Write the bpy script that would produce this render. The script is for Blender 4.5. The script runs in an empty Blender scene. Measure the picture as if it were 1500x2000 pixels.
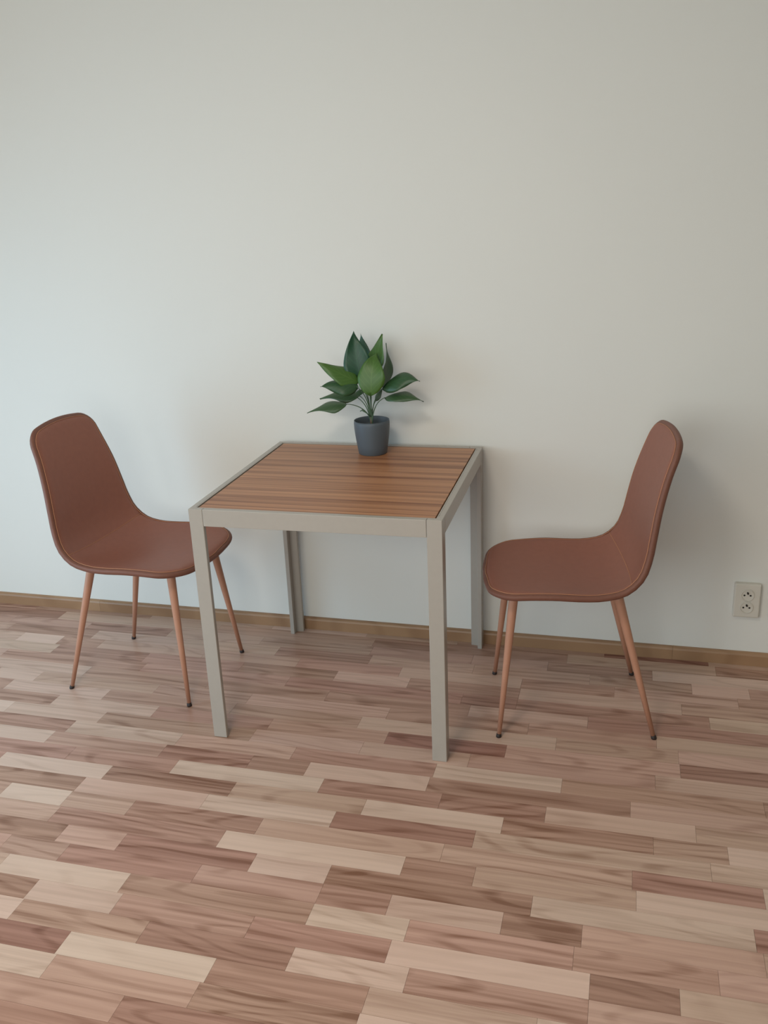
import bpy, bmesh, math, random
from mathutils import Vector, Matrix, noise

# ------------------------------------------------------------------ camera, world, light, exposure
C = bpy.context.scene.collection
scene = bpy.context.scene
PI = math.pi

cam_data = bpy.data.cameras.new('camera')
cam_data.sensor_fit = 'VERTICAL'
cam_data.sensor_height = 24.0
cam_data.lens = 1772.54 / 2000.0 * 24.0
cam_data.clip_start = 0.05
cam = bpy.data.objects.new('camera', cam_data)
C.objects.link(cam)
cam.matrix_world = (Matrix.Translation((0.8191, -2.5592, 1.54636))
                    @ Matrix.Rotation(math.radians(15.5128), 4, 'Z')
                    @ Matrix.Rotation(math.radians(70.8614), 4, 'X')
                    @ Matrix.Rotation(math.radians(-2.411), 4, 'Z'))
scene.camera = cam

scene.view_settings.view_transform = 'Standard'
scene.view_settings.look = 'None'
scene.view_settings.gamma = 1.0
scene.view_settings.use_curve_mapping = False
scene.view_settings.exposure = 0.0

world = bpy.data.worlds.new('sky')
scene.world = world
world.use_nodes = True
bg = world.node_tree.nodes['Background']
bg.inputs['Color'].default_value = (0.70, 0.82, 1.0, 1)
bg.inputs['Strength'].default_value = 1.0


def area(name, loc, target, sx, sy, power, color):
    d = bpy.data.lights.new(name, 'AREA')
    d.shape = 'RECTANGLE'
    d.size, d.size_y = sx, sy
    d.energy = power
    d.color = color
    o = bpy.data.objects.new(name, d)
    C.objects.link(o)
    o.location = loc
    o.rotation_euler = (Vector(target) - Vector(loc)).to_track_quat('-Z', 'Y').to_euler()
    return o


# daylight through the two windows of the room (one left, one behind the camera) and a ceiling lamp
area('window_daylight_left', (-2.36, -1.1, 0.85), (-0.9, -0.3, 0.25), 1.2, 1.4, 13, (0.46, 0.76, 1.0)).data.spread = math.radians(125)
area('window_daylight_rear', (-0.6, -3.66, 1.5), (0.0, 0.0, 1.0), 3.2, 1.7, 38.5, (0.97, 1.0, 0.885))
area('ceiling_lamp', (0.0, -1.9, 2.5), (0.0, -1.9, 0.0), 0.5, 0.5, 20, (1.0, 0.89, 0.75))

# ------------------------------------------------------------------ helpers


def link(name, me, mat, parent=None):
    o = bpy.data.objects.new(name, me)
    C.objects.link(o)
    if mat is not None:
        me.materials.append(mat)
    if parent is not None:
        o.parent = parent
    return o


def mesh(name, verts, faces, smooth=False):
    me = bpy.data.meshes.new(name)
    me.from_pydata([tuple(v) for v in verts], [], faces)
    me.update()
    if smooth:
        me.polygons.foreach_set('use_smooth', [True] * len(me.polygons))
    return me


def bm_mesh(name, bm, smooth=False):
    bmesh.ops.recalc_face_normals(bm, faces=bm.faces)
    me = bpy.data.meshes.new(name)
    bm.to_mesh(me)
    bm.free()
    if smooth:
        me.polygons.foreach_set('use_smooth', [True] * len(me.polygons))
    return me


def add_box(bm, lo, hi, bevel=0.0):
    lo, hi = Vector(lo), Vector(hi)
    r = bmesh.ops.create_cube(bm, size=1.0)
    vs = r['verts']
    for v in vs:
        v.co = Vector([(lo[i] + hi[i]) / 2 + v.co[i] * (hi[i] - lo[i]) for i in range(3)])
    if bevel > 0:
        es = list({e for v in vs for e in v.link_edges})
        bmesh.ops.bevel(bm, geom=es, offset=bevel, segments=2, profile=0.5, affect='EDGES')


def box_obj(name, lo, hi, mat, parent=None, bevel=0.0):
    bm = bmesh.new()
    add_box(bm, lo, hi, bevel)
    return link(name, bm_mesh(name, bm), mat, parent)


def add_prism(bm, poly, z0, z1):
    a = [bm.verts.new((x, y, z0)) for x, y in poly]
    b = [bm.verts.new((x, y, z1)) for x, y in poly]
    n = len(poly)
    bm.faces.new(a[::-1])
    bm.faces.new(b)
    for i in range(n):
        bm.faces.new((a[i], a[(i + 1) % n], b[(i + 1) % n], b[i]))


def tube(pts, radii, n=10, cap=True, closed=False):
    """verts, faces of a tube along a polyline"""
    pts = [Vector(p) for p in pts]
    m = len(pts)
    if not hasattr(radii, '__len__'):
        radii = [radii] * m
    V, F = [], []
    ref = None
    for i, p in enumerate(pts):
        if closed:
            t = (pts[(i + 1) % m] - pts[i - 1]).normalized()
        else:
            t = (pts[min(i + 1, m - 1)] - pts[max(i - 1, 0)]).normalized()
        if ref is None:
            ref = t.orthogonal().normalized()
        ref = (ref - t * ref.dot(t)).normalized()
        b = t.cross(ref)
        for k in range(n):
            a = 2 * PI * k / n
            V.append(p + (ref * math.cos(a) + b * math.sin(a)) * radii[i])
    for i in range(m if closed else m - 1):
        j = (i + 1) % m
        for k in range(n):
            F.append((i * n + k, i * n + (k + 1) % n, j * n + (k + 1) % n, j * n + k))
    if cap and not closed:
        F.append(tuple(range(n - 1, -1, -1)))
        F.append(tuple((m - 1) * n + k for k in range(n)))
    return V, F


def lathe(profile, n=40):
    V, F = [], []
    for r, z in profile:
        for k in range(n):
            a = 2 * PI * k / n
            V.append((r * math.cos(a), r * math.sin(a), z))
    for i in range(len(profile) - 1):
        for k in range(n):
            F.append((i * n + k, i * n + (k + 1) % n, (i + 1) * n + (k + 1) % n, (i + 1) * n + k))
    return V, F


def thing(name, label, cat, loc=(0, 0, 0), rz=0.0, group=None):
    o = bpy.data.objects.new(name, None)
    o.empty_display_size = 0.1
    C.objects.link(o)
    o.location = loc
    o.rotation_euler = (0, 0, rz)
    o['label'] = label
    o['category'] = cat
    if group:
        o['group'] = group
    return o


def structure(o):
    o['kind'] = 'structure'
    return o


# ------------------------------------------------------------------ materials


def new_mat(name):
    m = bpy.data.materials.new(name)
    m.use_nodes = True
    nt = m.node_tree
    return m, nt, nt.nodes['Principled BSDF']


def srgb(r, g, b):
    f = lambda c: (c / 255 / 12.92) if c / 255 <= 0.04045 else ((c / 255 + 0.055) / 1.055) ** 2.4
    return (f(r), f(g), f(b), 1.0)


def node(nt, typ, **kw):
    n = nt.nodes.new(typ)
    for k, v in kw.items():
        setattr(n, k, v)
    return n


def simple(name, col, rough=0.5, metal=0.0, spec=0.5, noise_scale=None, amount=0.08, bump=0.0, bump_scale=300):
    m, nt, b = new_mat(name)
    b.inputs['Roughness'].default_value = rough
    b.inputs['Metallic'].default_value = metal
    b.inputs['Specular IOR Level'].default_value = spec
    b.inputs['Base Color'].default_value = col
    tc = node(nt, 'ShaderNodeTexCoord')
    if noise_scale:
        n = node(nt, 'ShaderNodeTexNoise')
        n.inputs['Scale'].default_value = noise_scale
        n.inputs['Detail'].default_value = 5
        nt.links.new(tc.outputs['Object'], n.inputs['Vector'])
        mx = node(nt, 'ShaderNodeMix', data_type='RGBA')
        mx.inputs['A'].default_value = [c * (1 - amount) for c in col[:3]] + [1]
        mx.inputs['B'].default_value = [min(1, c * (1 + amount)) for c in col[:3]] + [1]
        nt.links.new(n.outputs['Fac'], mx.inputs['Factor'])
        nt.links.new(mx.outputs['Result'], b.inputs['Base Color'])
    if bump:
        n2 = node(nt, 'ShaderNodeTexNoise')
        n2.inputs['Scale'].default_value = bump_scale
        n2.inputs['Detail'].default_value = 3
        nt.links.new(tc.outputs['Object'], n2.inputs['Vector'])
        bp = node(nt, 'ShaderNodeBump')
        bp.inputs['Strength'].default_value = bump
        bp.inputs['Distance'].default_value = 0.001
        nt.links.new(n2.outputs['Fac'], bp.inputs['Height'])
        nt.links.new(bp.outputs['Normal'], b.inputs['Normal'])
    return m


def wood(name, source, rough, spec=0.5, fixed=None, sx=1.3, sy=26.0, contrast=0.55, figure=(1.5, 0.48, 1.0)):
    """wood grain running along x; source 'object' reads the piece's own colour, 'attribute' a face colour"""
    m, nt, b = new_mat(name)
    L = nt.links.new
    b.inputs['Roughness'].default_value = rough
    b.inputs['Specular IOR Level'].default_value = spec
    geo = node(nt, 'ShaderNodeNewGeometry')
    if source == 'object':
        oi = node(nt, 'ShaderNodeObjectInfo')
        col, alpha, rnd = oi.outputs['Color'], oi.outputs['Alpha'], oi.outputs['Random']
    elif source == 'attribute':
        at = node(nt, 'ShaderNodeAttribute', attribute_name='tone')
        col, alpha = at.outputs['Color'], at.outputs['Alpha']
        rnd = geo.outputs['Random Per Island']
    else:
        rgb = node(nt, 'ShaderNodeRGB')
        rgb.outputs[0].default_value = fixed
        col = rgb.outputs[0]
        va = node(nt, 'ShaderNodeValue')
        va.outputs[0].default_value = contrast
        alpha = va.outputs[0]
        rnd = geo.outputs['Random Per Island']
    mp = node(nt, 'ShaderNodeVectorMath', operation='MULTIPLY')
    L(geo.outputs['Position'], mp.inputs[0])
    mp.inputs[1].default_value = (sx, sy, 1.0)
    off = node(nt, 'ShaderNodeVectorMath', operation='SCALE')
    off.inputs[0].default_value = (37.0, 91.0, 13.0)
    L(rnd, off.inputs['Scale'])
    ad = node(nt, 'ShaderNodeVectorMath', operation='ADD')
    L(mp.outputs[0], ad.inputs[0])
    L(off.outputs[0], ad.inputs[1])
    # broad figure: slow noise bent into growth rings
    n1 = node(nt, 'ShaderNodeTexNoise')
    n1.inputs['Scale'].default_value = 0.85
    n1.inputs['Detail'].default_value = 1.5
    n1.inputs['Roughness'].default_value = 0.4
    m1 = node(nt, 'ShaderNodeVectorMath', operation='MULTIPLY')
    L(ad.outputs[0], m1.inputs[0])
    m1.inputs[1].default_value = figure
    L(m1.outputs[0], n1.inputs['Vector'])
    ring = node(nt, 'ShaderNodeMath', operation='MULTIPLY')
    L(n1.outputs['Fac'], ring.inputs[0])
    ring.inputs[1].default_value = 62.0
    sn = node(nt, 'ShaderNodeMath', operation='SINE')
    L(ring.outputs[0], sn.inputs[0])
    rr = node(nt, 'ShaderNodeMapRange')
    L(sn.outputs[0], rr.inputs['Value'])
    rr.inputs['From Min'].default_value = 0.25
    rr.inputs['From Max'].default_value = 1.0
    # streaks: long fine noise
    m2 = node(nt, 'ShaderNodeVectorMath', operation='MULTIPLY')
    L(ad.outputs[0], m2.inputs[0])
    m2.inputs[1].default_value = (0.9, 3.2, 1.0)
    n2 = node(nt, 'ShaderNodeTexNoise')
    n2.inputs['Scale'].default_value = 1.0
    n2.inputs['Detail'].default_value = 4
    n2.inputs['Roughness'].default_value = 0.6
    L(m2.outputs[0], n2.inputs['Vector'])
    st = node(nt, 'ShaderNodeMapRange')
    L(n2.outputs['Fac'], st.inputs['Value'])
    st.inputs['From Min'].default_value = 0.38
    st.inputs['From Max'].default_value = 0.75
    # fine pores
    m3 = node(nt, 'ShaderNodeVectorMath', operation='MULTIPLY')
    L(ad.outputs[0], m3.inputs[0])
    m3.inputs[1].default_value = (6.0, 18.0, 1.0)
    n3 = node(nt, 'ShaderNodeTexNoise')
    n3.inputs['Scale'].default_value = 1.0
    n3.inputs['Detail'].default_value = 2
    L(m3.outputs[0], n3.inputs['Vector'])
    # sum
    s1 = node(nt, 'ShaderNodeMath', operation='MULTIPLY')
    L(rr.outputs['Result'], s1.inputs[0])
    L(n2.outputs['Fac'], s1.inputs[1])
    s2 = node(nt, 'ShaderNodeMath', operation='MULTIPLY_ADD')
    L(s1.outputs[0], s2.inputs[0])
    s2.inputs[1].default_value = 1.0
    L(st.outputs['Result'], s2.inputs[2])
    s3 = node(nt, 'ShaderNodeMath', operation='MULTIPLY_ADD')
    L(n3.outputs['Fac'], s3.inputs[0])
    s3.inputs[1].default_value = 0.30
    L(s2.outputs[0], s3.inputs[2])
    fa = node(nt, 'ShaderNodeMath', operation='MULTIPLY', use_clamp=True)
    L(s3.outputs[0], fa.inputs[0])
    L(alpha, fa.inputs[1])
    dark = node(nt, 'ShaderNodeMix', data_type='RGBA', blend_type='MULTIPLY')
    dark.inputs['Factor'].default_value = 1.0
    L(col, dark.inputs['A'])
    dark.inputs['B'].default_value = (0.46, 0.36, 0.30, 1)
    mx = node(nt, 'ShaderNodeMix', data_type='RGBA')
    L(fa.outputs[0], mx.inputs['Factor'])
    L(col, mx.inputs['A'])
    L(dark.outputs['Result'], mx.inputs['B'])
    L(mx.outputs['Result'], b.inputs['Base Color'])
    return m


M_wall = simple('white_wall_paint', (0.78, 0.772, 0.735, 1), 0.75, spec=0.3, noise_scale=2.0, amount=0.012, bump=0.12, bump_scale=220)
M_wall_side = simple('bounce_dimming_wall_paint', (0.50, 0.53, 0.45, 1), 0.75, spec=0.3, noise_scale=2.0, amount=0.012)  # unseen walls; tint made up to cut their bounce and dim upper corners
M_ceiling = simple('ceiling_paint', (0.70, 0.70, 0.66, 1), 0.85, noise_scale=2.0, amount=0.01)
M_plank = wood('laminate_strip', 'object', 0.34, 0.5, sx=1.1, sy=21.0)
M_plank_far = wood('laminate_strip_joined', 'attribute', 0.34, 0.5, sx=1.1, sy=21.0)
M_under = simple('laminate_joint', srgb(150, 118, 95), 0.7, noise_scale=20)
M_skirt = wood('skirting_wood', 'fixed', 0.42, 0.45, fixed=srgb(172, 136, 104), sx=1.5, sy=18, contrast=0.4)
M_top = wood('table_laminate', 'fixed', 0.38, 0.45, fixed=srgb(196, 141, 101), sx=0.6, sy=17, contrast=0.85, figure=(0.5, 1.0, 1.0))
M_frame = simple('silver_beige_paint', srgb(170, 163, 155), 0.26, spec=0.6, noise_scale=60, amount=0.03)
M_gap = simple('dark_gap', srgb(52, 44, 36), 0.8, noise_scale=40)
M_leather = simple('brown_faux_leather', srgb(146, 92, 75), 0.50, spec=0.4, noise_scale=55, amount=0.10, bump=0.35, bump_scale=520)
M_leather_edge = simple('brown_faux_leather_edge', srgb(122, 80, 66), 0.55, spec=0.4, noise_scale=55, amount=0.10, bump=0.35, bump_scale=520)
M_stitch = simple('tan_thread', srgb(176, 122, 92), 0.7, noise_scale=400, amount=0.2)
M_leg = simple('wood_print_leg', srgb(184, 134, 110), 0.42, spec=0.45, noise_scale=30, amount=0.08)
M_foot = simple('black_foot', srgb(40, 28, 26), 0.6, noise_scale=40)
M_pot = simple('slate_plastic', srgb(86, 94, 102), 0.48, spec=0.4, noise_scale=30, amount=0.04)
M_soil = simple('dark_soil', srgb(40, 36, 34), 0.95, noise_scale=140, amount=0.5, bump=0.8, bump_scale=200)
M_stem = simple('green_stem', srgb(74, 98, 74), 0.55, noise_scale=40, amount=0.15)
M_trunk = simple('brown_stake', srgb(104, 86, 70), 0.7, noise_scale=60, amount=0.2)
M_socket = simple('white_plastic', srgb(214, 209, 199), 0.35, noise_scale=10, amount=0.01)
M_hole = simple('dark_hole', srgb(40, 34, 28), 0.8, noise_scale=40)
M_metal = simple('pin_metal', srgb(120, 110, 95), 0.35, metal=0.8, noise_scale=40)
M_window = simple('window_frame_white', srgb(235, 235, 232), 0.4, noise_scale=10, amount=0.01)


def leaf_mat(name, col, vein, rough=0.42):
    m, nt, b = new_mat(name)
    L = nt.links.new
    b.inputs['Roughness'].default_value = rough
    uv = node(nt, 'ShaderNodeUVMap', uv_map='leaf')
    sp = node(nt, 'ShaderNodeSeparateXYZ')
    L(uv.outputs['UV'], sp.inputs[0])
    ab = node(nt, 'ShaderNodeMath', operation='ABSOLUTE')
    L(sp.outputs['X'], ab.inputs[0])
    # slanted side veins: sin(k*(v - 0.35*|u|))
    a1 = node(nt, 'ShaderNodeMath', operation='MULTIPLY_ADD')
    L(ab.outputs[0], a1.inputs[0])
    a1.inputs[1].default_value = -0.32
    L(sp.outputs['Y'], a1.inputs[2])
    a2 = node(nt, 'ShaderNodeMath', operation='MULTIPLY')
    L(a1.outputs[0], a2.inputs[0])
    a2.inputs[1].default_value = 48.0
    a3 = node(nt, 'ShaderNodeMath', operation='SINE')
    L(a2.outputs[0], a3.inputs[0])
    r1 = node(nt, 'ShaderNodeMapRange')
    L(a3.outputs[0], r1.inputs['Value'])
    r1.inputs['From Min'].default_value = 0.6
    r1.inputs['From Max'].default_value = 1.0
    r1.inputs['To Max'].default_value = 0.35
    r2 = node(nt, 'ShaderNodeMapRange')
    L(ab.outputs[0], r2.inputs['Value'])
    r2.inputs['From Min'].default_value = 0.0
    r2.inputs['From Max'].default_value = 0.07
    r2.inputs['To Min'].default_value = 0.7
    r2.inputs['To Max'].default_value = 0.0
    mxm = node(nt, 'ShaderNodeMath', operation='MAXIMUM')
    L(r1.outputs['Result'], mxm.inputs[0])
    L(r2.outputs['Result'], mxm.inputs[1])
    mx = node(nt, 'ShaderNodeMix', data_type='RGBA')
    mx.inputs['A'].default_value = col
    mx.inputs['B'].default_value = vein
    L(mxm.outputs[0], mx.inputs['Factor'])
    L(mx.outputs['Result'], b.inputs['Base Color'])
    return m


M_leaf = {
    'dark': leaf_mat('leaf_dark_green', srgb(30, 72, 50), srgb(44, 92, 62)),
    'mid': leaf_mat('leaf_mid_green', srgb(46, 78, 48), srgb(60, 96, 58)),
    'light': leaf_mat('leaf_light_green', srgb(68, 104, 42), srgb(88, 122, 56)),
    'olive': leaf_mat('leaf_olive_green', srgb(58, 84, 52), srgb(76, 102, 62)),
}

# ------------------------------------------------------------------ the room
XL, XR, YB, YF, ZC = -2.4, 3.4, 0.393, -3.7, 2.6      # left, right, wall behind the table, rear wall, ceiling

floor = structure(box_obj('floor', (XL, YF, -0.06), (XR, YB + 0.1, -0.008), M_under))
structure(box_obj('wall_back', (XL - 0.1, YB, -0.06), (XR + 0.1, YB + 0.1, ZC), M_wall))
structure(box_obj('wall_right', (XR, YF, -0.06), (XR + 0.1, YB, ZC), M_wall_side))
structure(box_obj('ceiling', (XL - 0.1, YF - 0.1, ZC), (XR + 0.1, YB + 0.1, ZC + 0.1), M_ceiling))


def wall_with_hole(name, axis, at, thick, lo, hi, hlo, hhi):
    """wall in the plane axis=at, spanning lo..hi along the other horizontal axis, with one opening"""
    bm = bmesh.new()

    def piece(a0, a1, z0, z1):
        if axis == 'x':
            add_box(bm, (at, a0, z0), (at + thick, a1, z1))
        else:
            add_box(bm, (a0, at, z0), (a1, at + thick, z1))
    piece(lo, hlo[0], -0.06, ZC)
    piece(hhi[0], hi, -0.06, ZC)
    piece(hlo[0], hhi[0], -0.06, hlo[1])
    piece(hlo[0], hhi[0], hhi[1], ZC)
    return structure(link(name, bm_mesh(name, bm), M_wall_side))


wall_with_hole('wall_left', 'x', XL, -0.1, YF, YB, (-1.75, 0.08), (-0.45, 2.15))
wall_with_hole('wall_rear', 'y', YF, -0.1, XL, XR, (-2.2, 0.5), (1.4, 2.4))


def window(name, axis, at, lo, hi):
    bm = bmesh.new()
    w = 0.06

    def piece(a0, a1, z0, z1):
        if axis == 'x':
            add_box(bm, (at - 0.09, a0, z0), (at - 0.03, a1, z1), 0.004)
        else:
            add_box(bm, (a0, at - 0.09, z0), (a1, at - 0.03, z1), 0.004)
    piece(lo[0], lo[0] + w, lo[1], hi[1])
    piece(hi[0] - w, hi[0], lo[1], hi[1])
    piece(lo[0] + w, hi[0] - w, lo[1], lo[1] + w)
    piece(lo[0] + w, hi[0] - w, hi[1] - w, hi[1])
    m = (lo[0] + hi[0]) / 2
    piece(m - w / 2, m + w / 2, lo[1] + w, hi[1] - w)
    structure(link(name, bm_mesh(name, bm), M_window))


window('window_1', 'x', XL, (-1.75, 0.08), (-0.45, 2.15))
window('window_2', 'y', YF, (-2.2, 0.5), (1.4, 2.4))

# skirting board along the back wall
bm = bmesh.new()
prof = [(YB, 0.0), (0.378, 0.0), (0.378, 0.036), (0.3805, 0.042), (0.386, 0.0455), (YB, 0.0465)]
for x0, x1 in ((XL, -1.21), (-1.2095, 1.012), (1.0125, XR)):
    a = [bm.verts.new((x0, y, z)) for y, z in prof]
    b = [bm.verts.new((x1, y, z)) for y, z in prof]
    n = len(prof)
    bm.faces.new(a)
    bm.faces.new(b[::-1])
    for i in range(n):
        bm.faces.new((a[i], b[i], b[(i + 1) % n], a[(i + 1) % n]))
structure(link('baseboard_back', bm_mesh('baseboard_back', bm), M_skirt))

# ------------------------------------------------------------------ laminate floor
# joints of each row of strips: (x in metres, tone of the strip left of it, tone right of it); 1 pale .. 4 dark
PITCH, Y0 = 0.0663, 0.019
ROWS = {
    5: [(1.13, 4.0, 2.0)],
    4: [(-1.348, 4.0, 1.8), (0.661, 3.2, 2.0), (1.15, 2.0, 3.3)],
    3: [(-1.183, 2.3, 3.3), (-0.834, 3.3, 2.0), (0.338, 2.7, 2.2), (0.6, 2.3, 3.0)],
    2: [(-0.367, 2.2, 3.6), (-0.016, 3.0, 2.0), (1.067, 2.6, 1.7)],
    1: [(-1.051, 3.0, 1.9), (0.11, 2.8, 2.0), (0.525, 1.6, 3.0), (0.825, 3.0, 2.1), (1.202, 1.6, 2.8)],
    0: [(-0.452, 2.4, 3.0), (-0.103, 3.2, 1.7), (0.155, 1.7, 2.8), (0.526, 2.6, 1.9), (1.03, 1.7, 2.3)],
    -1: [(-1.377, 2.0, 3.0), (-0.8, 2.5, 3.2), (-0.253, 1.7, 3.5), (0.348, 2.5, 3.6), (0.525, 3.6, 3.0), (1.108, 3.3, 1.7)],
    -2: [(-0.985, 1.6, 2.8), (0.383, 2.9, 1.8), (0.75, 1.8, 3.3)],
    -3: [(-1.139, 1.5, 2.4), (0.135, 1.8, 2.9), (0.951, 2.5, 1.8)],
    -4: [(-1.211, 3.3, 1.5), (-0.83, 1.4, 2.7), (0.06, 2.4, 1.7), (0.665, 1.7, 2.2)],
    -5: [(-0.985, 3.0, 1.5), (-0.612, 1.6, 2.9), (0.164, 2.5, 4.0), (0.525, 3.8, 2.0), (1.012, 1.9, 3.6)],
    -6: [(-0.766, 1.5, 2.2), (-0.244, 3.0, 1.6), (0.428, 2.0, 2.3), (0.944, 2.3, 1.7)],
    -7: [(-0.838, 3.2, 1.4), (-0.46, 1.5, 2.0), (0.341, 3.1, 1.3), (0.696, 1.3, 3.0)],
    -8: [(-0.868, 1.2, 2.6), (-0.481, 2.3, 3.3), (-0.198, 3.3, 2.8), (-0.021, 3.3, 1.4), (0.335, 1.8, 3.2), (0.879, 3.2, 1.9)],
    -9: [(-0.408, 3.0, 1.0), (0.044, 1.3, 3.4), (0.664, 3.0, 1.7)],
    -10: [(-0.951, 3.0, 1.0), (-0.589, 1.0, 3.5), (-0.196, 3.3, 2.2), (0.187, 2.5, 1.4), (0.56, 1.2, 3.2), (0.935, 3.0, 2.4)],
    -11: [(-0.636, 3.0, 1.5), (-0.25, 1.8, 1.2), (0.121, 1.2, 3.0), (0.497, 4.0, 1.7), (1.066, 1.9, 1.6)],
    -12: [(-0.836, 2.5, 1.0), (-0.637, 1.0, 2.0), (-0.438, 2.0, 3.0), (-0.061, 3.0, 2.3), (0.885, 2.0, 3.0), (1.176, 3.0, 1.3)],
    -13: [(-0.631, 2.0, 2.6), (-0.139, 3.0, 1.3), (0.344, 1.2, 3.0)],
    -14: [(-0.39, 2.0, 3.0), (-0.025, 3.3, 1.2), (0.172, 1.3, 3.5), (0.663, 3.2, 1.2), (1.142, 1.3, 3.4)],
    -15: [(-0.516, 2.2, 3.0), (-0.145, 3.0, 2.4), (0.173, 2.3, 2.8), (0.342, 2.7, 1.6), (0.604, 1.6, 3.3)],
    -16: [(-0.304, 1.2, 3.0), (0.172, 2.7, 1.2), (0.401, 1.2, 2.4), (1.058, 2.6, 1.9)],
    -17: [(-0.517, 3.3, 1.3), (-0.287, 1.3, 2.6), (0.375, 2.8, 1.2), (0.802, 1.3, 3.5), (0.979, 3.6, 1.8)],
    -18: [(-0.513, 1.2, 2.5), (-0.181, 2.5, 3.6), (0.173, 3.5, 1.2), (0.431, 1.2, 2.4), (0.802, 2.5, 1.9)],
    -19: [(-0.343, 4.0, 1.0), (0.016, 1.0, 3.2)],
    -20: [(0.009, 2.3, 3.0), (0.359, 3.0, 1.2), (0.495, 1.2, 3.0)],
    -21: [(-0.131, 2.5, 3.4)],
}

rng = random.Random(7)


def tone_color(t, r):
    """pale ash (1) to reddish brown (4), with the strip's own leaning to pink or straw"""
    stops = [(1.0, (222, 194, 177)), (2.0, (207, 172, 154)), (3.0, (193, 153, 135)), (4.0, (174, 132, 116))]
    t = max(1.0, min(4.0, t))
    for (t0, c0), (t1, c1) in zip(stops, stops[1:]):
        if t <= t1:
            f = (t - t0) / (t1 - t0)
            break
    c = [c0[i] + (c1[i] - c0[i]) * f for i in range(3)]
    h = r.uniform(-1, 1)
    h *= 0.5 if t < 1.7 else 1.0
    c = [c[0] + 1.5 * h, c[1] - 2.6 * h, c[2] - 0.4 * h]
    k = r.uniform(0.985, 1.015)
    return srgb(*[x * k for x in c])[:3]


strips = []
for k in range(-56, 6):
    js = sorted(ROWS.get(k, []))
    ends = []
    for x, a, b in js:
        ends.append((x, a, b))
    lens = [0.175, 0.345, 0.375, 0.52, 0.345]
    if not ends:
        ends = [(XL + rng.uniform(0.5, 1.2), rng.choice([1.3, 2, 2.6, 3.2]), rng.choice([1.3, 2, 2.6, 3.2]))]
    # continue to both side walls
    x, a, _ = ends[0]
    first = True
    while x > XL + 0.05:
        nx = x - rng.choice(lens)
        t = rng.choice([1.2, 1.8, 2.3, 2.8, 3.3])
        ends.insert(0, (nx, t, ends[0][1] if first else prev))
        prev, first, x = t, False, nx
    x, _, b = ends[-1]
    t = b
    while x < XR - 0.05:
        nx = x + rng.choice(lens)
        nt_ = rng.choice([1.2, 1.8, 2.3, 2.8, 3.3])
        ends.append((nx, t, nt_))
        t, x = nt_, nx
    for (x0, _, a), (x1, b, _) in zip(ends, ends[1:]):
        L_ = x1 - x0
        parts = 1 if L_ < 0.62 else (2 if L_ < 1.05 else 3)
        cuts = [x0] + [x0 + L_ * (i + rng.uniform(-0.12, 0.12)) / parts for i in range(1, parts)] + [x1]
        for i in range(parts):
            f = (i + 0.5) / parts
            tone = a + (b - a) * f if parts > 1 else (a + b) / 2
            c0, c1 = max(cuts[i], XL), min(cuts[i + 1], XR)
            if c1 - c0 > 0.02:
                y0, y1 = Y0 + k * PITCH, Y0 + (k + 1) * PITCH
                strips.append((c0, c1, y0, min(y1, YB - 0.002), tone))


def in_view_distance(s):
    """distance from the photographer, large when far outside what the photo shows"""
    cx, cy = (s[0] + s[1]) / 2, (s[2] + s[3]) / 2
    cl = max(s[0], min(s[1], 0.82 - 0.2774 * (cy + 2.56)))
    ang = math.atan2(-(cl - 0.82), cy + 2.56) - math.radians(15.5)
    out = max(0.0, abs(ang) - math.radians(26))
    if cy < -1.52:
        out += 1.0
    return out * 10 + math.hypot(cl - 0.82, cy + 2.56)


strips.sort(key=in_view_distance)
unit_bm = bmesh.new()
add_box(unit_bm, (0, 0, -1), (1, 1, 0))
unit = bm_mesh('floor_plank', unit_bm)
unit.materials.append(M_plank)
GAP = 0.00025
for s in strips[:300]:
    o = bpy.data.objects.new('floor_plank', unit)
    C.objects.link(o)
    o.parent = floor
    o.location = (s[0] + GAP, s[2] + GAP, 0.0)
    o.scale = (s[1] - s[0] - 2 * GAP, s[3] - s[2] - 2 * GAP, 0.0078)
    c = tone_color(s[4], rng)
    o.color = (c[0], c[1], c[2], min(1.0, max(0.12, 0.20 + 0.20 * (s[4] - 1) + rng.uniform(-0.10, 0.2))))
V, F, tones = [], [], []
for s in strips[300:]:
    n = len(V)
    a0, a1, b0, b1 = s[0] + GAP, s[1] - GAP, s[2] + GAP, s[3] - GAP
    for z in (-0.0078, 0.0):
        V += [(a0, b0, z), (a1, b0, z), (a1, b1, z), (a0, b1, z)]
    F += [(n + 3, n + 2, n + 1, n), (n + 4, n + 5, n + 6, n + 7), (n, n + 1, n + 5, n + 4),
          (n + 1, n + 2, n + 6, n + 5), (n + 2, n + 3, n + 7, n + 6), (n + 3, n, n + 4, n + 7)]
    c = tone_color(s[4], rng)
    tones += [(c[0], c[1], c[2], min(1.0, 0.3 + 0.2 * (s[4] - 1)))] * 6
me = mesh('floor_plank_field', V, F)
at = me.attributes.new('tone', 'FLOAT_COLOR', 'FACE')
at.data.foreach_set('color', [x for t in tones for x in t])
o = link('floor_plank_field', me, M_plank_far, floor)
o['kind'] = 'stuff'

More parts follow.
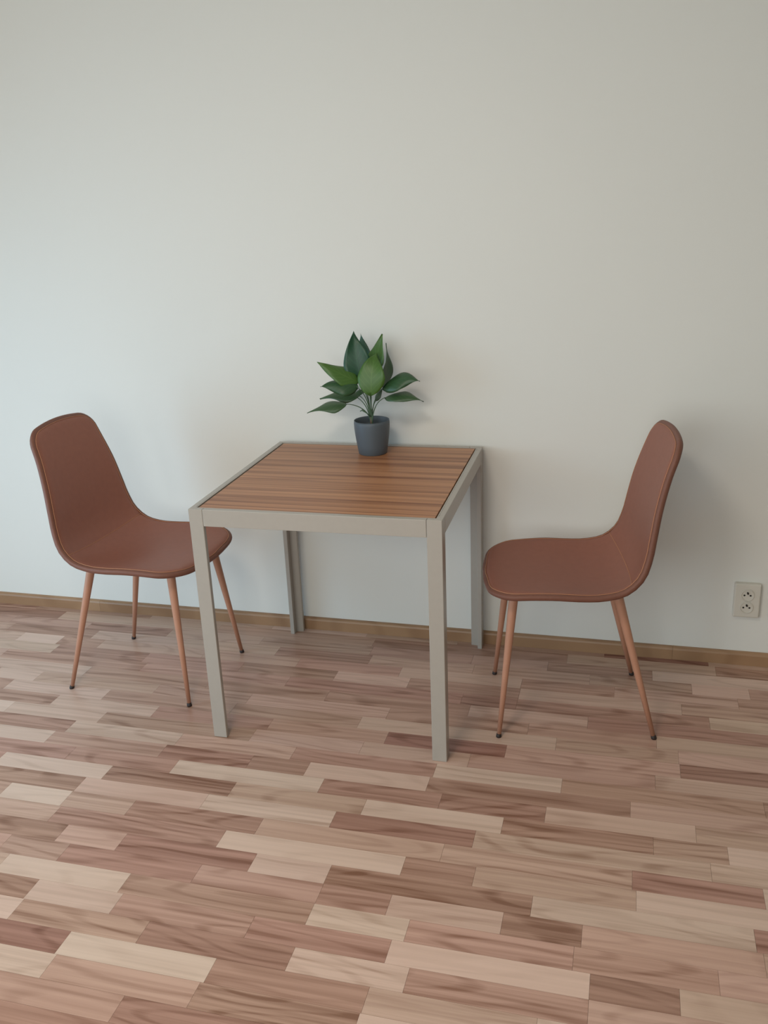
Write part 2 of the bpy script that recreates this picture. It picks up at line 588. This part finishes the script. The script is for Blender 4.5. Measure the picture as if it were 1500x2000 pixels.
# ------------------------------------------------------------------ table
W2, D2, H, LEG, T = 0.3626, 0.371, 0.74, 0.042, 0.015
table = thing('dining_table', 'square dining table with silver beige metal frame and brown wood-look top, against the wall',
              'table', (0, 0, 0), math.radians(0.65))
for sx in (-1, 1):
    for sy in (-1, 1):
        # folded L-shaped leg, open towards the inside of the table
        p = [(W2, D2), (W2 - LEG, D2), (W2 - LEG, D2 - T), (W2 - T, D2 - T), (W2 - T, D2 - LEG), (W2, D2 - LEG)]
        bm = bmesh.new()
        add_prism(bm, [(sx * x, sy * y) for x, y in p], 0.0, H)
        bmesh.ops.bevel(bm, geom=bm.edges[:], offset=0.0012, segments=1, affect='EDGES')
        link('leg', bm_mesh('leg', bm), M_frame, table)
RH, g = 0.05, 0.0006
for sy in (-1, 1):
    y0, y1 = sorted((sy * D2, sy * (D2 - T)))
    rail = box_obj('rail', (-W2 + LEG + g, y0, H - RH), (W2 - LEG - g, y1, H), M_frame, table, 0.0012)
for sx in (-1, 1):
    x0, x1 = sorted((sx * W2, sx * (W2 - T)))
    box_obj('rail', (x0, -D2 + LEG + g, H - RH), (x1, D2 - LEG - g, H), M_frame, table, 0.0012)
LIP = 0.0185
# inner lip of the frame that carries the panel
bm = bmesh.new()
q = 0.0002
add_box(bm, (-W2 + T + q, -D2 + T + q, H - 0.03), (W2 - T - q, -D2 + LIP, H - 0.0004))
add_box(bm, (-W2 + T + q, D2 - LIP, H - 0.03), (W2 - T - q, D2 - T - q, H - 0.0004))
add_box(bm, (-W2 + T + q, -D2 + LIP, H - 0.03), (-W2 + LIP, D2 - LIP, H - 0.0004))
add_box(bm, (W2 - LIP, -D2 + LIP, H - 0.03), (W2 - T - q, D2 - LIP, H - 0.0004))
link('frame_lip', bm_mesh('frame_lip', bm), M_frame, table)
box_obj('shadow_gap', (-W2 + LIP, -D2 + LIP, H - 0.03), (W2 - LIP, D2 - LIP, H - 0.012), M_gap, table)
box_obj('tabletop', (-W2 + LIP + 0.0045, -D2 + LIP + 0.002, H - 0.012), (W2 - LIP - 0.0045, D2 - LIP - 0.002, H - 0.0015),
        M_top, table, 0.001)

# ------------------------------------------------------------------ chairs
# local axes: x forward, y to the sitter's left, z up; origin on the floor between the four feet
TH = 0.0105                # half thickness of the upholstered shell
# crest of the rim seen from the side, and how far the middle is dished below it
RIM = [(0.2693, 0.4636), (0.2609, 0.4721), (0.2205, 0.4831), (0.0822, 0.4800), (0.0019, 0.4748), (-0.0621, 0.4759), (-0.1163, 0.4909),
       (-0.1516, 0.5256), (-0.1689, 0.5749), (-0.1785, 0.6426), (-0.1900, 0.7203), (-0.2081, 0.7924), (-0.2303, 0.8544), (-0.2484, 0.8979)]
DISH = [0.006, 0.010, 0.016, 0.022, 0.024, 0.024, 0.024, 0.024, 0.023, 0.022, 0.020, 0.016, 0.012, 0.010]
PROFILE = []
for i, (x, z) in enumerate(RIM):
    x0, z0 = RIM[max(0, i - 1)]
    x1, z1 = RIM[min(len(RIM) - 1, i + 1)]
    l = math.hypot(x1 - x0, z1 - z0)
    k = DISH[i] + TH - 0.002
    PROFILE.append((x - (z1 - z0) / l * k, z + (x1 - x0) / l * k))


def catmull(pts, n):
    P = [Vector(p) for p in pts]
    P = [P[0] * 2 - P[1]] + P + [P[-1] * 2 - P[-2]]
    out = []
    for i in range(1, len(P) - 2):
        for k in range(n):
            t = k / n
            out.append(0.5 * ((2 * P[i]) + (-P[i - 1] + P[i + 1]) * t + (2 * P[i - 1] - 5 * P[i] + 4 * P[i + 1] - P[i + 2]) * t * t
                              + (-P[i - 1] + 3 * P[i] - 3 * P[i + 1] + P[i + 2]) * t ** 3))
    out.append(P[-2])
    d = [0.0]
    for a, b in zip(out, out[1:]):
        d.append(d[-1] + (b - a).length)
    return out, d


CURVE, DIST = catmull([(x, 0, z) for x, z in PROFILE], 12)
TOTAL = DIST[-1]


def lerp_table(tab, t):
    """smooth curve through a table of (position, value)"""
    n = len(tab)
    i = 0
    while i < n - 2 and t > tab[i + 1][0]:
        i += 1

    def slope(k):
        if k == 0 or k == n - 1:
            k0, k1 = (0, 1) if k == 0 else (n - 2, n - 1)
            return (tab[k1][1] - tab[k0][1]) / (tab[k1][0] - tab[k0][0])
        h0, h1 = tab[k][0] - tab[k - 1][0], tab[k + 1][0] - tab[k][0]
        s0, s1 = (tab[k][1] - tab[k - 1][1]) / h0, (tab[k + 1][1] - tab[k][1]) / h1
        return (s0 * h1 + s1 * h0) / (h0 + h1)
    h = tab[i + 1][0] - tab[i][0]
    x = (t - tab[i][0]) / h
    return ((2 * x ** 3 - 3 * x ** 2 + 1) * tab[i][1] + (x ** 3 - 2 * x ** 2 + x) * h * slope(i)
            + (-2 * x ** 3 + 3 * x ** 2) * tab[i + 1][1] + (x ** 3 - x ** 2) * h * slope(i + 1))


def on_curve(d):
    d = max(0.0, min(TOTAL, d))
    for i in range(len(DIST) - 1):
        if d <= DIST[i + 1]:
            f = (d - DIST[i]) / (DIST[i + 1] - DIST[i])
            p = CURVE[i].lerp(CURVE[i + 1], f)
            t = (CURVE[i + 1] - CURVE[i]).normalized()
            return p, t
    return CURVE[-1], (CURVE[-1] - CURVE[-2]).normalized()


HALF_W = [(0.0, 0.2069), (0.12, 0.2141), (0.25, 0.2205), (0.40, 0.2177), (0.52, 0.2108), (0.66, 0.1946), (0.80, 0.1754), (0.90, 0.1605), (1.0, 0.1505)]
RF, RT = 0.0724, 0.0425            # corner radii: front of the seat, top of the back
FLAT_F, FLAT_T = 0.0305, 0.0386    # how far the ends bulge


def half_width(d):
    w = lerp_table(HALF_W, d / TOTAL)
    if d < RF:
        w -= RF - math.sqrt(max(0.0, RF * RF - (RF - d) ** 2))
    if d > TOTAL - RT:
        e = d - (TOTAL - RT)
        w -= RT - math.sqrt(max(0.0, RT * RT - e * e))
    return w


def shell_point(d, u):
    """point and normal of the middle surface; d along the profile, u -1..1 across"""
    w = half_width(d)
    s = u * w
    f = d / TOTAL
    # ends bulge outwards in the middle
    bulge = 0.0
    if d < 0.2:
        bulge = FLAT_F * (1 - d / 0.2) ** 1.5
    elif d > TOTAL - 0.2:
        bulge = -FLAT_T * ((d - TOTAL + 0.2) / 0.2) ** 1.5
    dd = d + bulge * (abs(s) / 0.21) ** 2
    p, t = on_curve(dd)
    if dd > TOTAL:
        p = p + t * (dd - TOTAL)
    nrm = Vector((t.z, 0, -t.x))
    lift = lerp_table([(0.0, 0.006), (0.08, 0.014), (0.2, 0.022), (0.55, 0.024), (0.75, 0.021), (0.9, 0.014), (1.0, 0.010)], f)
    r = abs(s) / 0.21
    p = p + Vector((0, s, 0)) + nrm * (lift * r ** 2.2)
    return p, nrm


def grid(d0, d1, nd, nu, off):
    """surface patch between two distances along the profile, off(d,u) along the normal"""
    G = []
    for i in range(nd + 1):
        a = i / nd
        if d0 == 0.0 and d1 < TOTAL:
            a = 1 - math.cos(a * PI / 2)
        elif d1 == TOTAL and d0 > 0:
            a = math.sin(a * PI / 2)
        elif d0 == 0.0 and d1 == TOTAL:
            a = 0.5 - 0.5 * math.cos(a * PI)
        d = d0 + (d1 - d0) * a
        row = []
        for j in range(nu + 1):
            u = math.sin((j / nu * 2 - 1) * PI / 2)
            row.append((d, u))
        G.append(row)
    return G


EPS = 1e-3


def true_normal(d, u):
    d = max(EPS, min(TOTAL - EPS, d))
    u = max(-1 + EPS, min(1 - EPS, u))
    a = shell_point(d + EPS, u)[0] - shell_point(d - EPS, u)[0]
    b = shell_point(d, u + EPS)[0] - shell_point(d, u - EPS)[0]
    n = a.cross(b)
    if n.length < 1e-12:
        return shell_point(d, u)[1]
    n.normalize()
    return n if n.dot(shell_point(d, u)[1]) > 0 else -n


SEAM = TOTAL * 0.50      # cross seam between seat and back


def panel(name, d0, d1, mat, parent):
    G = grid(d0, d1, 26, 22, None)
    V, F = [], []
    nd, nu = len(G), len(G[0])
    for i, row in enumerate(G):
        for j, (d, u) in enumerate(row):
            p, _ = shell_point(d, u)
            n = true_normal(d, u)
            edge = min((1 - abs(u)) * half_width(d), d if d0 == 0.0 else 1, (TOTAL - d) if d1 == TOTAL else 1)
            dip = 0.0035 * math.exp(-(edge / 0.007) ** 2) + 0.0022 * math.exp(-((d - SEAM) / 0.006) ** 2)
            V.append(p + n * (TH - dip))
    for i in range(nd - 1):
        for j in range(nu - 1):
            F.append((i * nu + j, i * nu + j + 1, (i + 1) * nu + j + 1, (i + 1) * nu + j))
    return link(name, mesh(name, V, F, True), mat, parent)


def boundary():
    G = grid(0.0, TOTAL, 44, 22, None)
    nd, nu = len(G), len(G[0])
    B = [G[0][j] for j in range(nu)] + [G[i][nu - 1] for i in range(1, nd)] + [G[nd - 1][j] for j in range(nu - 2, -1, -1)] \
        + [G[i][0] for i in range(nd - 2, 0, -1)]
    return G, B


def rim_frames():
    _, B = boundary()
    P = [shell_point(d, u)[0] for d, u in B]
    N = [true_normal(d, u) for d, u in B]
    m = len(P)
    fr = []
    for i in range(m):
        t = (P[(i + 1) % m] - P[i - 1])
        t.normalize()
        o = t.cross(N[i])
        o.normalize()
        fr.append([P[i], N[i], o])
    cen = sum((p for p in P), Vector()) / m
    # outward is away from the surface: test with a point further in
    for i, (d, u) in enumerate(B):
        inner = shell_point(d * 0.9 + TOTAL * 0.05, u * 0.9)[0]
        if fr[i][2].dot(P[i] - inner) < 0:
            fr[i][2] = -fr[i][2]
    return fr


def edge_band(parent):
    """side band and underside of the shell, sewn to the panels"""
    fr = rim_frames()
    m = len(fr)
    V, F = [], []
    prof = []
    for k in range(9):
        a = PI / 2 - PI * k / 8
        prof.append((0.012 * math.cos(a), (TH - 0.0035) * math.sin(a) if k < 4 else TH * 1.15 * math.sin(a)))
    for a, h in prof:
        for p, n, o in fr:
            V.append(p + o * a + n * h)
    K = len(prof)
    for k in range(K - 1):
        for i in range(m):
            j = (i + 1) % m
            F.append((k * m + i, k * m + j, (k + 1) * m + j, (k + 1) * m + i))
    # underside: the same grid pushed out along the lower side
    G, B = boundary()
    nd, nu = len(G), len(G[0])
    base = len(V)
    idx = {}
    for i in range(nd):
        for j in range(nu):
            d, u = G[i][j]
            V.append(shell_point(d, u)[0] - true_normal(d, u) * TH * 1.15)
            idx[(i, j)] = base + i * nu + j
    for i in range(nd - 1):
        for j in range(nu - 1):
            F.append((idx[(i, j)], idx[(i + 1, j)], idx[(i + 1, j + 1)], idx[(i, j + 1)]))
    bm = bmesh.new()
    bm.from_mesh(mesh('edge_band', V, F))
    bmesh.ops.remove_doubles(bm, verts=bm.verts, dist=0.0004)
    return link('edge_band', bm_mesh('edge_band', bm, True), M_leather_edge, parent)


def make_chair(label):
    t = thing('dining_chair', label, 'chair', group='brown upholstered chairs at the table')
    seat = panel('seat', 0.0, SEAM, M_leather, t)
    back = panel('backrest', SEAM, TOTAL, M_leather, t)
    edge_band(t)
    # stitched seams
    fr = rim_frames()
    V, F = tube([p + n * (TH - 0.0026) - o * 0.001 for p, n, o in fr], 0.0013, 6, closed=True)
    link('rim_stitching', mesh('rim_stitching', V, F, True), M_stitch, t)
    pts = []
    for j in range(31):
        u = (j / 30 * 2 - 1) * 0.985
        pts.append(shell_point(SEAM, u)[0] + true_normal(SEAM, u) * (TH - 0.0022))
    V, F = tube(pts, 0.0012, 6)
    link('cross_seam', mesh('cross_seam', V, F, True), M_stitch, t)
    for fx, tx in ((0.228, 0.183), (-0.228, -0.112)):
        for sy in (-1, 1):
            foot = Vector((fx, sy * 0.19, 0.0))
            top = Vector((tx, sy * 0.135, 0.444))
            ax = (top - foot).normalized()
            V, F = tube([foot + ax * 0.009, foot + ax * 0.2, top - ax * 0.02, top], [0.0066, 0.0098, 0.0138, 0.0140], 18)
            leg = link('leg', mesh('leg', V, F, True), M_leg, t)
            z = Vector((0, 0, 1))
            V, F = tube([foot, foot + z * 0.002, foot + ax * 0.011], [0.0078, 0.0082, 0.0074], 18)
            link('foot_cap', mesh('foot_cap', V, F, True), M_foot, leg)
    return t


def copy_tree(o, parent=None):
    c = o.copy()
    C.objects.link(c)
    c.parent = parent
    for ch in [x for x in scene.objects if x.parent == o]:
        copy_tree(ch, c)
    return c


chair = make_chair('brown upholstered dining chair left of the table, partly behind its front leg, facing right')
chair.location = (-0.7315, -0.0226, 0)
chair.rotation_euler = (0, 0, math.radians(-3.5))
chair2 = copy_tree(chair)
chair2['label'] = 'brown upholstered dining chair right of the table, seen almost side-on, facing left'
chair2.location = (0.6863, 0.0183, 0)
chair2.rotation_euler = (0, 0, math.radians(190.0))

# ------------------------------------------------------------------ plant on the table
plant = thing('potted_plant', 'small leafy green plant in a slate grey pot at the back of the table', 'plant', (0.006, 0.265, H - 0.0015))
prof = [(0.0, 0.0), (0.0455, 0.0), (0.0475, 0.002), (0.0520, 0.030), (0.0564, 0.062), (0.0590, 0.088), (0.0594, 0.104), (0.0583, 0.113),
        (0.0565, 0.113), (0.0555, 0.110), (0.0545, 0.095), (0.052, 0.078), (0.0, 0.078)]
V, F = lathe(prof, 48)
link('pot', mesh('pot', V, F, True), M_pot, plant)
V, F = lathe([(0.0, 0.0782), (0.0, 0.087), (0.02, 0.086), (0.04, 0.084), (0.0524, 0.0815), (0.0524, 0.0782)], 32)
for i, v in enumerate(V):
    V[i] = Vector(v) + Vector((0, 0, 0.002 * noise.noise(Vector(v) * 90))) if 0.08 < v[2] else Vector(v)
link('soil', mesh('soil', V, F, True), M_soil, plant)
V, F = tube([(0.0, 0.0, 0.082), (-0.001, 0.0, 0.105), (0.0, 0.001, 0.135)], [0.0048, 0.0046, 0.0036], 10)
link('stake', mesh('stake', V, F, True), M_trunk, plant)


def bez(a, b, c, t):
    return a * (1 - t) ** 2 + b * 2 * t * (1 - t) + c * t * t


def leaf(base, tip, arch, half, normal, kind, fold=0.35, seed=0, droop=0.0, mid=0.32):
    """ovate leaf with drawn-out tip; arch = offset of the midline's control point"""
    r = random.Random(seed)
    B, T_, A = Vector(base), Vector(tip), Vector(arch)
    M = (B + T_) / 2 + A
    N0 = Vector(normal).normalized()
    nl, nw = 18, 8
    V, F, UV = [], [], []
    ph = r.uniform(0, 6)
    for i in range(nl + 1):
        t = i / nl
        p = bez(B, M, T_, t)
        tg = (bez(B, M, T_, min(1, t + 0.02)) - bez(B, M, T_, max(0, t - 0.02))).normalized()
        side = tg.cross(N0)
        side.normalize()
        up = side.cross(tg)
        # width along the leaf: quick rounded start, long taper to a thin drip tip
        if t < mid:
            w = math.sin((t / mid) * PI / 2) ** 0.62
        else:
            x = (t - mid) / (1 - mid)
            w = (1 - x ** 1.55) ** 1.25 + 0.02 * (1 - x)
        w = max(0.004, w) * half
        for j in range(nw + 1):
            s = j / nw * 2 - 1
            wave = 0.11 * half * math.sin(9 * t + ph + (2.0 if s > 0 else 0)) * abs(s) ** 2
            lift = fold * w * (abs(s) ** 1.4) * 0.7
            back = -0.13 * half * abs(s) * max(0, 1 - t / 0.3)      # heart-shaped base
            V.append(p + side * (s * w) + up * (lift + wave - droop * w * s * s) + tg * back)
            UV.append((s, t))
    for i in range(nl):
        for j in range(nw):
            F.append((i * (nw + 1) + j, i * (nw + 1) + j + 1, (i + 1) * (nw + 1) + j + 1, (i + 1) * (nw + 1) + j))
    # give the leaf a thin body
    n = len(V)
    me0 = mesh('leaf', V, F)
    nor = [v.normal.copy() for v in me0.vertices]
    V2 = [Vector(V[i]) - nor[i] * 0.0006 for i in range(n)]
    F2 = [tuple(n + k for k in f[::-1]) for f in F]
    rim = [j for j in range(nw + 1)] + [i * (nw + 1) + nw for i in range(1, nl + 1)] + \
          [nl * (nw + 1) + j for j in range(nw - 1, -1, -1)] + [i * (nw + 1) for i in range(nl - 1, 0, -1)]
    F3 = [(rim[(i + 1) % len(rim)], rim[i], rim[i] + n, rim[(i + 1) % len(rim)] + n) for i in range(len(rim))]
    me = mesh('leaf', V + V2, F + F2 + F3, True)
    uvl = me.uv_layers.new(name='leaf')
    UV = UV + UV
    for lp in me.loops:
        uvl.data[lp.index].uv = UV[lp.vertex_index]
    lf = link('leaf', me, M_leaf[kind], plant)
    # its stalk from the middle of the pot, a sub-part of the leaf
    root = Vector((0.0028 * math.cos(seed * 2.4), 0.0028 * math.sin(seed * 2.4), 0.086))
    c = Vector((B.x * 0.06, B.y * 0.06, min(B.z + 0.008, 0.088 + 0.62 * (B.z - 0.088) + 0.022)))
    pts = [bez(root, c, B, k / 12) for k in range(13)]
    V, F = tube(pts, [0.0021 - 0.0009 * k / 12 for k in range(13)], 7)
    link('leaf_stalk', mesh('leaf_stalk', V, F, True), M_stem, lf)
    return lf


LEAVES = [
    # base, tip, arch, half width, facing, kind, fold, droop
    ((-0.028, -0.004, 0.248), (-0.053, 0.020, 0.402), (-0.006, -0.012, 0.0), 0.045, (0.25, -1, 0.25), 'dark', 0.25, 0.0),
    ((0.000, 0.030, 0.262), (0.036, 0.045, 0.388), (0.004, -0.004, 0.0), 0.033, (-0.35, -1, 0.2), 'light', 0.25, 0.0),
    ((0.012, -0.034, 0.205), (0.022, 0.022, 0.332), (-0.002, -0.036, 0.026), 0.045, (0.1, -1, 0.45), 'light', 0.12, 0.0),
    ((0.040, 0.010, 0.215), (0.053, 0.030, 0.361), (0.012, -0.004, -0.01), 0.036, (1.0, -0.16, 0.1), 'mid', 0.3, 0.0),
    ((-0.034, -0.022, 0.243), (-0.162, -0.045, 0.310), (0.006, -0.010, 0.000), 0.035, (0.3, -0.80, 0.72), 'light', 0.15, 0.30),
    ((-0.034, -0.036, 0.228), (-0.150, -0.060, 0.233), (0.004, -0.005, 0.020), 0.038, (0.1, -0.66, 0.76), 'mid', 0.1, 0.45),
    ((-0.045, 0.020, 0.189), (-0.184, 0.020, 0.176), (0.005, 0.0, 0.026), 0.034, (0.0, -0.45, 0.9), 'olive', 0.1, 0.4),
    ((-0.074, -0.034, 0.172), (-0.202, -0.064, 0.147), (0.010, 0.0, 0.022), 0.032, (0.05, -0.38, 0.93), 'olive', 0.1, 0.4),
    ((0.046, -0.010, 0.219), (0.172, -0.020, 0.247), (0.004, 0.0, 0.042), 0.038, (-0.2, -0.65, 0.78), 'mid', 0.1, 0.4),
    ((0.048, 0.006, 0.187), (0.180, -0.010, 0.178), (0.0, 0.0, 0.034), 0.032, (0.0, -0.34, 0.93), 'olive', 0.1, 0.4),
    ((-0.024, 0.055, 0.262), (-0.046, 0.075, 0.384), (0.0, 0.0, 0.0), 0.027, (0.0, -1, 0.2), 'dark', 0.2, 0.0),
    ((-0.064, 0.020, 0.188), (-0.018, 0.030, 0.206), (0.0, 0.0, 0.006), 0.012, (0.0, -0.7, 0.7), 'olive', 0.1, 0.2),
    ((0.012, 0.020, 0.172), (0.034, 0.030, 0.214), (0.0, 0.0, 0.0), 0.009, (0.2, -1, 0.2), 'olive', 0.1, 0.1),
]
for i, (b, tp, ar, hw, nm, kd, fo, dr) in enumerate(LEAVES):
    leaf(b, tp, ar, hw, nm, kd, fo, i + 1, dr)
V, F = tube([(-0.001, -0.004, 0.125), (-0.014, -0.010, 0.138), (-0.027, -0.014, 0.148), (-0.034, -0.015, 0.144)], [0.0018, 0.0018, 0.003, 0.0012], 8)
link('side_shoot', mesh('side_shoot', V, F, True), M_stem, plant)

# ------------------------------------------------------------------ double wall socket
sock = thing('wall_socket', 'white double power socket with earth pins low on the wall at the right edge', 'socket', (1.2335, YB, 0.240))
PW, PH, PD = 0.041, 0.060, 0.020
bm = bmesh.new()
add_box(bm, (-PW, -PD, -PH), (PW, 0.0, PH), 0.0)
es = [e for e in bm.edges if min(v.co.y for v in e.verts) < -PD * 0.5]
bmesh.ops.bevel(bm, geom=es, offset=0.006, segments=3, profile=0.6, affect='EDGES')
plate = link('cover_plate', bm_mesh('cover_plate', bm), M_socket, sock)
for zc in (0.0215, -0.0225):
    # raised ring around a recessed round face
    ring = [(0.0180, 0.0), (0.0212, 0.0), (0.0212, 0.0022), (0.0204, 0.003), (0.0190, 0.003), (0.0182, 0.0022), (0.0180, 0.0)]
    V, F = lathe(ring, 32)
    V = [(x, -PD - z, y + zc) for x, y, z in V]
    r = link('socket_ring', mesh('socket_ring', V, F, True), M_socket, plate)
    V, F = lathe([(0.0, 0.0), (0.0179, 0.0), (0.0179, 0.0006), (0.0, 0.0006)], 32)
    V = [(x, -PD - z, y + zc) for x, y, z in V]
    link('socket_face', mesh('socket_face', V, F), M_socket, plate)
    for dx, dz, rr in ((-0.0095, -0.001, 0.0031), (0.0095, -0.001, 0.0031)):
        V, F = lathe([(0.0, 0.0007), (rr, 0.0007), (rr, 0.0011), (0.0, 0.0011)], 14)
        V = [(x + dx, -PD - z, y + zc + dz) for x, y, z in V]
        link('pin_hole', mesh('pin_hole', V, F), M_hole, plate)
    V, F = tube([(0, -PD - 0.0006, zc + 0.0085), (0, -PD - 0.009, zc + 0.0085), (0, -PD - 0.0105, zc + 0.0085)], [0.0029, 0.0029, 0.0015], 12)
    link('earth_pin', mesh('earth_pin', V, F, True), M_hole, plate)
